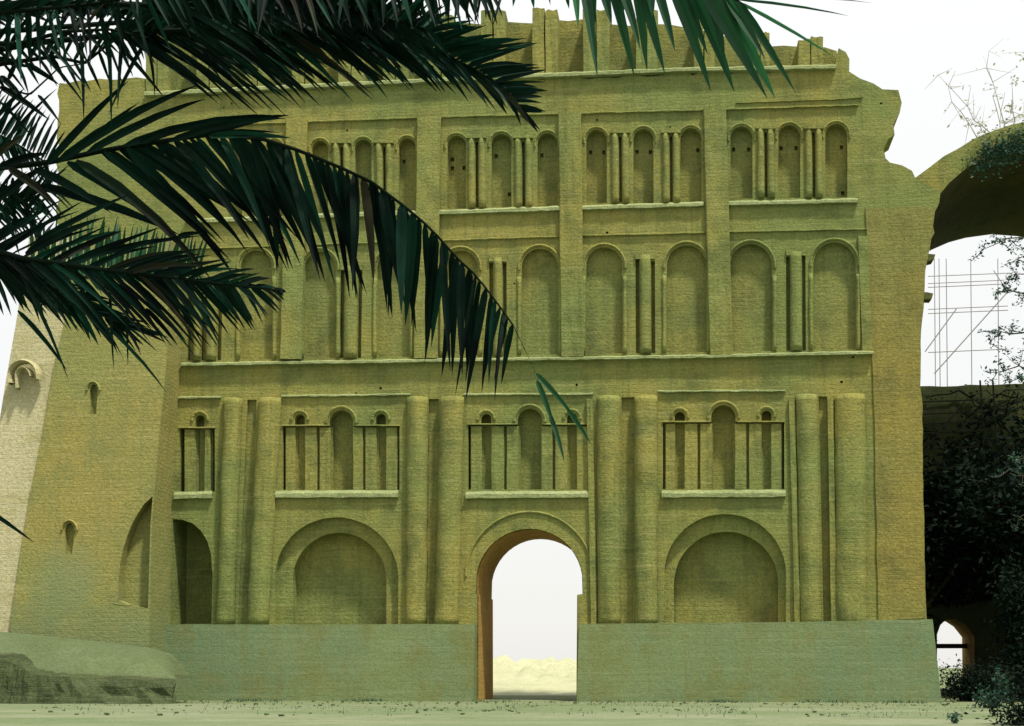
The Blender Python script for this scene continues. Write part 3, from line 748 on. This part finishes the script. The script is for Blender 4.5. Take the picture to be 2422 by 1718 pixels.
# ------------------------------------------------------------------ the date palm in the foreground
PD = 6.6
crown_p = at(-430, 330, PD)
palm = empty('date_palm', (crown_p.x, crown_p.y, 0), 'date palm at the left with long dark fronds hanging across the facade', 'palm tree')
bm = bmesh.new(); rows = []
for k in range(41):
    z = crown_p.z * k / 40 * .99; r = .27 - .05 * k / 40 + (.03 if k % 2 else -.01)
    rows.append([bm.verts.new((crown_p.x + (r + RND.uniform(-.02, .02)) * math.cos(a * math.pi / 7), crown_p.y + (r + RND.uniform(-.02, .02)) * math.sin(a * math.pi / 7), z - .02 * (k == 0))) for a in range(14)])
for r_, s_ in zip(rows, rows[1:]):
    for i in range(14): bm.faces.new((r_[i], r_[(i + 1) % 14], s_[(i + 1) % 14], s_[i]))
bm.faces.new(rows[-1]); obj('trunk', bm, 'trunk_fibre', palm)

def blade(bm, a, b, w, rng, droop=.03, roll=None, face=None):
    """one folded leaflet from a to b, w metres half width"""
    d = b - a; L = d.length; d.normalize()
    view = ((a + b) / 2 - CAM).normalized() if face is None else face
    s = d.cross(view)
    if s.length < .01: s = Vector((1, 0, 0))
    s.normalize(); n = s.cross(d).normalized()
    ro = rng.gauss(0, .38) if roll is None else roll
    s, n = s * math.cos(ro) + n * math.sin(ro), n * math.cos(ro) - s * math.sin(ro)
    rows = []; bend = rng.gauss(0, .035); dip = -abs(rng.gauss(0, .03))
    for t, k in ((0, .28), (.08, .85), (.3, 1), (.6, .8), (.85, .42), (1, .03)):
        c = a.lerp(b, t) + Vector((0, 0, droop * L * 4 * t * (1 - t) + dip * L * t * t)) + s * (bend * L * t * t)
        rows.append((bm.verts.new(c + s * w * k - n * w * .25 * k), bm.verts.new(c + n * w * .3 * k), bm.verts.new(c - s * w * k - n * w * .25 * k)))
    for r, q in zip(rows, rows[1:]):
        bm.faces.new((r[0], r[1], q[1], q[0])); bm.faces.new((r[1], r[2], q[2], q[1]))
def interp(keys, s):
    if s <= keys[0][0]: return keys[0][1:]
    for a, b in zip(keys, keys[1:]):
        if s <= b[0]:
            t = (s - a[0]) / (b[0] - a[0]); return tuple(x + (y - x) * t for x, y in zip(a[1:], b[1:]))
    return keys[-1][1:]
def frond(rach, d0, d1, lower, upper, n, w, seed, mat='palm_leaf', rr=.016, strokes=(), label=None, s0=0.0, wj=.25, rib='palm_rib', nu=None, root_link=True):
    """rach: survey points of the rib; lower/upper: (param, dx, dy) leaflet reach; strokes: single leaflets"""
    rng = random.Random(seed)
    acc = [0]
    for a, b in zip(rach, rach[1:]): acc.append(acc[-1] + math.hypot(b[0] - a[0], b[1] - a[1]))
    def pos(s):
        q = s * acc[-1]
        for i in range(len(rach) - 1):
            if q <= acc[i + 1] or i == len(rach) - 2:
                t = (q - acc[i]) / (acc[i + 1] - acc[i]); return (rach[i][0] + (rach[i + 1][0] - rach[i][0]) * t, rach[i][1] + (rach[i + 1][1] - rach[i][1]) * t)
    dist = lambda s: d0 + (d1 - d0) * s
    bm = bmesh.new()
    for keys, nn in ((lower, n), (upper, nu or n)):
        if not keys: continue
        for i in range(nn):
            s = min(1, max(0, s0 + (1 - s0) * (i + rng.uniform(-.3, .3)) / (nn - 1))); x, y = pos(s); dx, dy = interp(keys, s)
            an = rng.gauss(0, .07); k = rng.uniform(.82, 1.1)
            dx, dy = k * (dx * math.cos(an) - dy * math.sin(an)), k * (dx * math.sin(an) + dy * math.cos(an))
            D0 = dist(s); a = at(x, y, D0); b = at(x + dx, y + dy, D0 + rng.gauss(0, .14))
            blade(bm, a, b, w * rng.uniform(1 - wj, 1 + wj) * D0 / FPX * (1 if s < .9 else .8), rng)
    for q in strokes:
        x0, y0, x1, y1 = q[:4]; ww = q[4] if len(q) > 4 else w
        D0 = d0 + (d1 - d0) * .5
        blade(bm, at(x0, y0, D0), at(x1, y1, D0 + rng.uniform(-.1, .1)), ww * D0 / FPX, rng, roll=rng.gauss(0, .2))
    f = obj('frond', bm, mat, palm, recalc=False)
    if label: f['label'] = label
    bm = bmesh.new(); m = 40
    pts = [at(*pos(i / m), dist(i / m)) for i in range(m + 1)]
    root = crown_p + Vector((0, 0, -.05))
    if root_link and (pts[0] - root).length > .05: pts = [root, root.lerp(pts[0], .5) + Vector((0, 0, .08))] + pts
    tube(bm, pts, rr, rr * .25, 6); obj('rib', bm, rib, f, smooth=True)
    return f
# A: the long frond arching across the middle
A = [(-200, 420), (20, 395), (106, 386), (247, 356), (353, 339), (494, 318), (617, 328), (706, 356), (808, 398), (879, 431), (949, 483), (1002, 526), (1048, 572), (1073, 604), (1126, 652), (1182, 725), (1214, 770)]
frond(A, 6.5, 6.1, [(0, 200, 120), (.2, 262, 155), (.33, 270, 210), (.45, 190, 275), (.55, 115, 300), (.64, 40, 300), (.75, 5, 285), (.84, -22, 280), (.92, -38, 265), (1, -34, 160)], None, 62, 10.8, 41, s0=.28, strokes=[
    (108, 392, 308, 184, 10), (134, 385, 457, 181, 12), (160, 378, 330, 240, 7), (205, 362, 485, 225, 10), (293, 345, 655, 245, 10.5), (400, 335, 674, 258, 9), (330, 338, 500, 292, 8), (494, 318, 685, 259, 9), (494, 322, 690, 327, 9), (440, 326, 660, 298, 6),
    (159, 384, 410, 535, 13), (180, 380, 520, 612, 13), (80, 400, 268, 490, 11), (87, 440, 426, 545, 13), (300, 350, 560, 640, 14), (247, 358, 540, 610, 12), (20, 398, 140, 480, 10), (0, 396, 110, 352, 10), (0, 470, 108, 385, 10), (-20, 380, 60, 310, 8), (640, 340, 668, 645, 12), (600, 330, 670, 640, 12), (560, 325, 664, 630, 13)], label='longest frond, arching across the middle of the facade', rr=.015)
# thread-like tip with two last leaflets
frond([(1180, 722), (1214, 770), (1240, 825), (1268, 884)], 6.1, 6.0, None, None, 2, 5, 42, rr=.0025, root_link=False, strokes=[(1268, 884, 1365, 996, 6.5), (1340, 966, 1396, 1050, 6), (1270, 900, 1312, 1014, 7), (1300, 980, 1338, 1088, 6)], mat='palm_leaf_young', label='two thin leaflets hanging on a thread below the longest frond')
# B: frond along the top, leaflets slanting down to the right
B = [(-200, 150), (100, 100), (345, 76), (560, 66), (700, 68), (808, 72), (914, 83), (984, 97), (1055, 130), (1125, 166), (1165, 190), (1230, 258)]
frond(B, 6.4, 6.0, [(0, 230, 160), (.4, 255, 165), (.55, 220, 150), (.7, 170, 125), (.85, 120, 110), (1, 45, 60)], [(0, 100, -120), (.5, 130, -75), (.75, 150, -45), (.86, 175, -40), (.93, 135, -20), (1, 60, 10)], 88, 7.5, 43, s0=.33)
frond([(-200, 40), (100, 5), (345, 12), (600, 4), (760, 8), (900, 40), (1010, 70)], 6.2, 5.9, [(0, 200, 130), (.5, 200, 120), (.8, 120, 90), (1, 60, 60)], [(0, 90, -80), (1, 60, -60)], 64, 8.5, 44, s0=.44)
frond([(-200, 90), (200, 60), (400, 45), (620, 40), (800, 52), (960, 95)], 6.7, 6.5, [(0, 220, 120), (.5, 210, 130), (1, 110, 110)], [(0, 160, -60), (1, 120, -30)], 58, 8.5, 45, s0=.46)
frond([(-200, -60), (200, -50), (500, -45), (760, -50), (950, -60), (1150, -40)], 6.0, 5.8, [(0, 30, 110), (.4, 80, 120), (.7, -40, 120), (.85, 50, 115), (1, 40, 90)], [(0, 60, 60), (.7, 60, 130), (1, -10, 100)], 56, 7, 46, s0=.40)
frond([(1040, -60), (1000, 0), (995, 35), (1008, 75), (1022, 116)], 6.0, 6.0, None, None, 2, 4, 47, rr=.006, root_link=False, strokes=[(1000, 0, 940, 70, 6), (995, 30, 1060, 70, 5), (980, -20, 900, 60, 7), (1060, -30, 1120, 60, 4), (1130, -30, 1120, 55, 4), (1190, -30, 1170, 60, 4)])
# E: crossing fronds in the top left corner, sky showing between them
frond([(-240, 60), (0, 30), (200, 12), (350, -10)], 6.2, 6.0, [(0, -20, 130), (.5, 10, 135), (1, 40, 150)], [(0, 80, -40), (1, 90, -60)], 26, 6.5, 48)
frond([(-240, 30), (0, 8), (150, 4), (345, 8)], 6.4, 6.3, [(0, 105, 34), (1, 110, 30)], [(0, -20, 38), (1, -30, 42)], 56, 7.5, 49)
frond([(-260, 250), (0, 152), (130, 134), (200, 150), (250, 110), (345, 45)], 6.6, 6.5, [(0, 90, 40), (.5, 40, 70), (1, 30, 90)], [(0, 20, -90), (.6, 60, -110), (1, 60, -50)], 24, 5.5, 50)
frond([(-260, 90), (40, 105), (150, 75), (260, 70), (350, 90)], 6.3, 6.2, [(0, 50, 60), (1, 60, 70)], [(0, 70, -80), (1, 40, -70)], 20, 5, 51, strokes=[(100, 90, 205, 215, 5), (190, 80, 204, 290, 5), (255, 72, 270, 290, 5), (290, 75, 275, 260, 5), (250, 72, 385, 238, 6), (70, 95, 205, 245, 5), (345, 88, 378, 225, 5), (350, 90, 250, 262, 5)])
# C: thin crossing leaflets in front of the sky at the left edge
frond([(-260, 420), (0, 205), (70, 225), (140, 160), (205, 150)], 6.7, 6.6, None, None, 2, 5, 52, rr=.010, strokes=[(-20, 375, 140, 196, 5), (0, 205, 115, 285, 8), (60, 150, 140, 200, 7), (0, 180, 60, 240, 8), (-10, 280, 60, 210, 6), (90, 225, 140, 290, 5), (-20, 310, 90, 200, 4), (0, 240, 80, 330, 4), (-10, 140, 70, 160, 9), (20, 190, 50, 120, 6)])
frond([(-260, 330), (-60, 300), (20, 330), (110, 385)], 6.9, 6.8, [(0, 50, 70), (1, 20, 70)], [(0, 60, -90), (1, 45, -95)], 34, 4, 61, s0=.35)
frond([(-260, 500), (-60, 505), (30, 490), (115, 440)], 6.9, 6.8, [(0, 60, 80), (1, 60, 60)], [(0, 40, -80), (1, 45, -60)], 34, 4, 62, s0=.35)
frond([(-260, 470), (-40, 430), (50, 470), (75, 530), (90, 580)], 6.8, 6.7, [(0, 60, 70), (1, 30, 60)], [(0, 70, -60), (1, 40, -60)], 26, 4.6, 53, strokes=[(0, 520, 80, 430, 8), (-10, 560, 75, 500, 8), (-10, 600, 80, 540, 8), (0, 440, 60, 470, 9), (30, 420, 30, 560, 6), (0, 480, 50, 600, 6)])
# D: lower left fronds
Dr = [(-240, 560), (0, 596), (56, 612), (130, 622), (260, 640), (390, 655), (520, 672), (640, 684), (662, 688)]
frond(Dr, 6.3, 6.0, [(.15, 130, 150), (.35, 195, 175), (.6, 170, 175), (.8, 90, 120), (.93, 60, 60), (1, 10, 5)], [(.2, 190, -95), (.45, 200, -75), (.6, 190, -45), (.8, 120, -30), (1, 15, 2)], 64, 6, 54, s0=.2, nu=34, strokes=[
    (50, 650, 165, 885, 5), (42, 735, 165, 872, 6), (78, 577, 312, 464, 8), (60, 600, 250, 505, 9), (150, 625, 476, 550, 8), (300, 640, 475, 600, 8), (360, 655, 560, 648, 8), (430, 668, 670, 688, 9), (110, 650, 98, 745, 4), (60, 680, 110, 750, 4), (260, 690, 263, 870, 4), (300, 700, 300, 860, 4), (345, 730, 420, 815, 6), (420, 560, 480, 545, 6), (255, 775, 398, 920, 4.5)], label='lower frond fanning over the left end of the facade')
frond([(-240, 600), (40, 640), (100, 680), (200, 730), (300, 770)], 6.5, 6.3, [(.3, 60, 110), (1, 60, 80)], [(.3, 180, 20), (1, 110, 40)], 26, 7, 55, s0=.35)
# finer, greener leaflets behind the lower frond
frond([(-240, 620), (60, 628), (200, 636), (330, 640), (470, 640)], 8.0, 7.9, [(.3, 40, 60), (1, 30, 40)], [(.3, 10, -110), (.7, 14, -125), (1, 20, -80)], 44, 4.5, 56, mat='palm_leaf_young', s0=.45)
# F: pale green leaflets hanging from a frond above the frame
Fs = [(1375, -70, 1414, 165, 8), (1395, -70, 1400, 60, 9), (1440, -60, 1498, 172, 9), (1420, -70, 1440, 60, 9), (1500, -60, 1538, 160, 8), (1510, -60, 1566, 170, 9), (1545, -60, 1600, 120, 8), (1580, -60, 1688, 213, 10), (1620, -60, 1744, 212, 11), (1600, -70, 1650, 80, 12),
      (1650, -50, 1804, 229, 11), (1665, -50, 1720, 120, 10), (1700, -30, 1824, 236, 11), (1715, -20, 1800, 140, 9), (1742, 0, 1876, 218, 7), (1745, 4, 1782, 80, 3), (1745, 4, 1970, 146, 4.5), (1747, 0, 2004, 47, 3.5), (1747, 0, 2060, 4, 2.5), (1470, -70, 1475, 40, 9), (1535, -70, 1540, 40, 9), (1330, -70, 1345, 20, 6), (1290, -70, 1300, 10, 5)]
Fs = [(a, b, c, d, w * 1.5 if w > 5 else w) for a, b, c, d, w in Fs] + [(1250, -70, 1262, 20, 9), (1225, -70, 1215, 15, 8), (1355, -70, 1372, 60, 10), (1460, -60, 1520, 110, 12), (1605, -60, 1660, 130, 13), (1690, -40, 1760, 120, 12)]
frond([(-200, -260), (300, -330), (800, -260), (1200, -130), (1450, -80), (1640, -50), (1747, 3)], 6.6, 5.6, None, None, 2, 8, 57, mat='palm_leaf_young', strokes=Fs, label='light green frond hanging from above the top edge')
frond([(-300, 900), (-120, 1120), (-60, 1180)], 6.4, 6.2, None, None, 2, 6, 58, strokes=[(-80, 1175, 75, 1290, 6), (-70, 1180, 20, 1235, 6)])

# ------------------------------------------------------------------ ground, light
def grid(name, x0, x1, y0, y1, nx, ny, zf, mat):
    bm = bmesh.new(); V = [[bm.verts.new((x0 + (x1 - x0) * i / nx, y0 + (y1 - y0) * j / ny, zf(x0 + (x1 - x0) * i / nx, y0 + (y1 - y0) * j / ny))) for i in range(nx + 1)] for j in range(ny + 1)]
    for j in range(ny):
        for i in range(nx): bm.faces.new((V[j][i], V[j][i + 1], V[j + 1][i + 1], V[j + 1][i]))
    return tag(obj(name, bm, mat, smooth=True), kind='structure')
grid('ground', -900, 900, -90, 1500, 4, 4, lambda x, y: 0, 'ground')
def tz(x, y):
    return .004 + max(0, .10 * noise.noise(Vector((x * .16, y * .3, 2))) + .05 * noise.noise(Vector((x * .5, y * .9, 5)))) * min(1, max(0, (-y - 1) / 4))
track = grid('path', -45, 24, -60, -7.5, 120, 70, tz, 'track')
def mz(x, y):  # rough earth heap beyond the doorway
    t = min(1, max(0, (y - 14) / 16)) * min(1, max(0, (60 - y) / 14))
    return -.05 + t * (1.75 + .9 * noise.noise(Vector((x * .35, y * .2, 1))) + .75 * noise.noise(Vector((x * 1.1, y * .7, 4))) + .12 * noise.noise(Vector((x * 3, y * 2, 9))))
grid('terrain', -40, 9, 14, 60, 150, 60, mz, 'mound_earth')

w = bpy.data.worlds.new('World'); S.world = w; w.use_nodes = True; nt = w.node_tree
sky = nt.nodes.new('ShaderNodeTexSky'); sky.sky_type = 'NISHITA'; sky.sun_disc = False
SUN_EL, SUN_AZ = math.radians(66), math.radians(135)      # azimuth from +Y towards +X
sky.sun_elevation = SUN_EL; sky.sun_rotation = SUN_AZ
sky.air_density = 1.0; sky.dust_density = 1.5; sky.ozone_density = .6
bg = nt.nodes['Background']; bg.inputs[1].default_value = .085
tc = nt.nodes.new('ShaderNodeTexCoord'); sp_ = nt.nodes.new('ShaderNodeSeparateXYZ'); lk(nt, tc.outputs['Generated'], sp_.inputs[0])
veil = mixc(nt, ramp(nt, sp_.outputs[2], 0, 1), (9.9, 9.8, 9.4), (14.0, 14.0, 14.0))
lk(nt, mixc(nt, .82, sky.outputs[0], veil), bg.inputs[0])      # white overcast, brighter overhead, over the clear sky
sd_ = bpy.data.lights.new('sun', 'SUN'); sd_.energy = 4.8; sd_.angle = math.radians(4); sd_.color = (1, .93, .8)
so = bpy.data.objects.new('sun', sd_); COL.objects.link(so)
dirv = Vector((math.sin(SUN_AZ) * math.cos(SUN_EL), math.cos(SUN_AZ) * math.cos(SUN_EL), math.sin(SUN_EL)))
so.rotation_euler = dirv.to_track_quat('Z', 'Y').to_euler()
S.view_settings.view_transform = 'Standard'; S.view_settings.look = 'None'; S.view_settings.gamma = 1
S.view_settings.use_curve_mapping = False; S.view_settings.exposure = .27
S.cycles.max_bounces = 6

# loose stones and crumbs of brick on the ground and at the wall foot
def stones(name, n, reg, smin, smax, mat, seed, kind=None):
    rng = random.Random(seed); bm = bmesh.new()
    for k in range(n):
        x = rng.uniform(reg[0], reg[1]); y = reg[3] - abs(rng.gauss(0, 1)) * (reg[3] - reg[2]) * .45 if rng.random() < .6 else rng.uniform(reg[2], reg[3])
        if -8 < x < -5.4 and y > -2: continue
        sz = smin + (smax - smin) * rng.random() ** 4; c = Vector((x, y, max(tz(x, y), 0) + sz * .2)); V = []
        for q in ((-1, -1, -1), (1, -1, -1), (1, 1, -1), (-1, 1, -1), (-1, -1, 1), (1, -1, 1), (1, 1, 1), (-1, 1, 1)):
            V.append(bm.verts.new(c + Vector((q[0] * sz * rng.uniform(.5, 1), q[1] * sz * rng.uniform(.4, .9), q[2] * sz * rng.uniform(.3, .6)))))
        for f in ((0, 1, 2, 3), (4, 5, 6, 7), (0, 1, 5, 4), (1, 2, 6, 5), (2, 3, 7, 6), (3, 0, 4, 7)): bm.faces.new([V[i] for i in f])
    return tag(obj(name, bm, mat), kind=kind)
stones('debris', 900, (-27, 14, -24, -.9), .015, .10, 'bank_earth', 81, 'stuff')
rg = random.Random(83); bm = bmesh.new()
for k in range(5200):
    x = rg.uniform(-27, 15); y = -1.0 - abs(rg.gauss(0, 1.0)) if rg.random() < .55 else rg.uniform(-24, -1)
    if -8 < x < -5.4 and y > -1.5: continue
    if noise.noise(Vector((x * .35, y * .5, 3))) < .12: continue
    h = rg.uniform(.05, .22); a = rg.uniform(0, 6.28); p = Vector((x, y, max(tz(x, y), 0) - .02)); d = Vector((math.cos(a), math.sin(a), 0)) * .02
    t = p + Vector((rg.gauss(0, .06), rg.gauss(0, .06), h)); bm.faces.new([bm.verts.new(q) for q in (p - d, p + d, t)])
tag(obj('grass', bm, 'mid_leaf', recalc=False), kind='stuff')
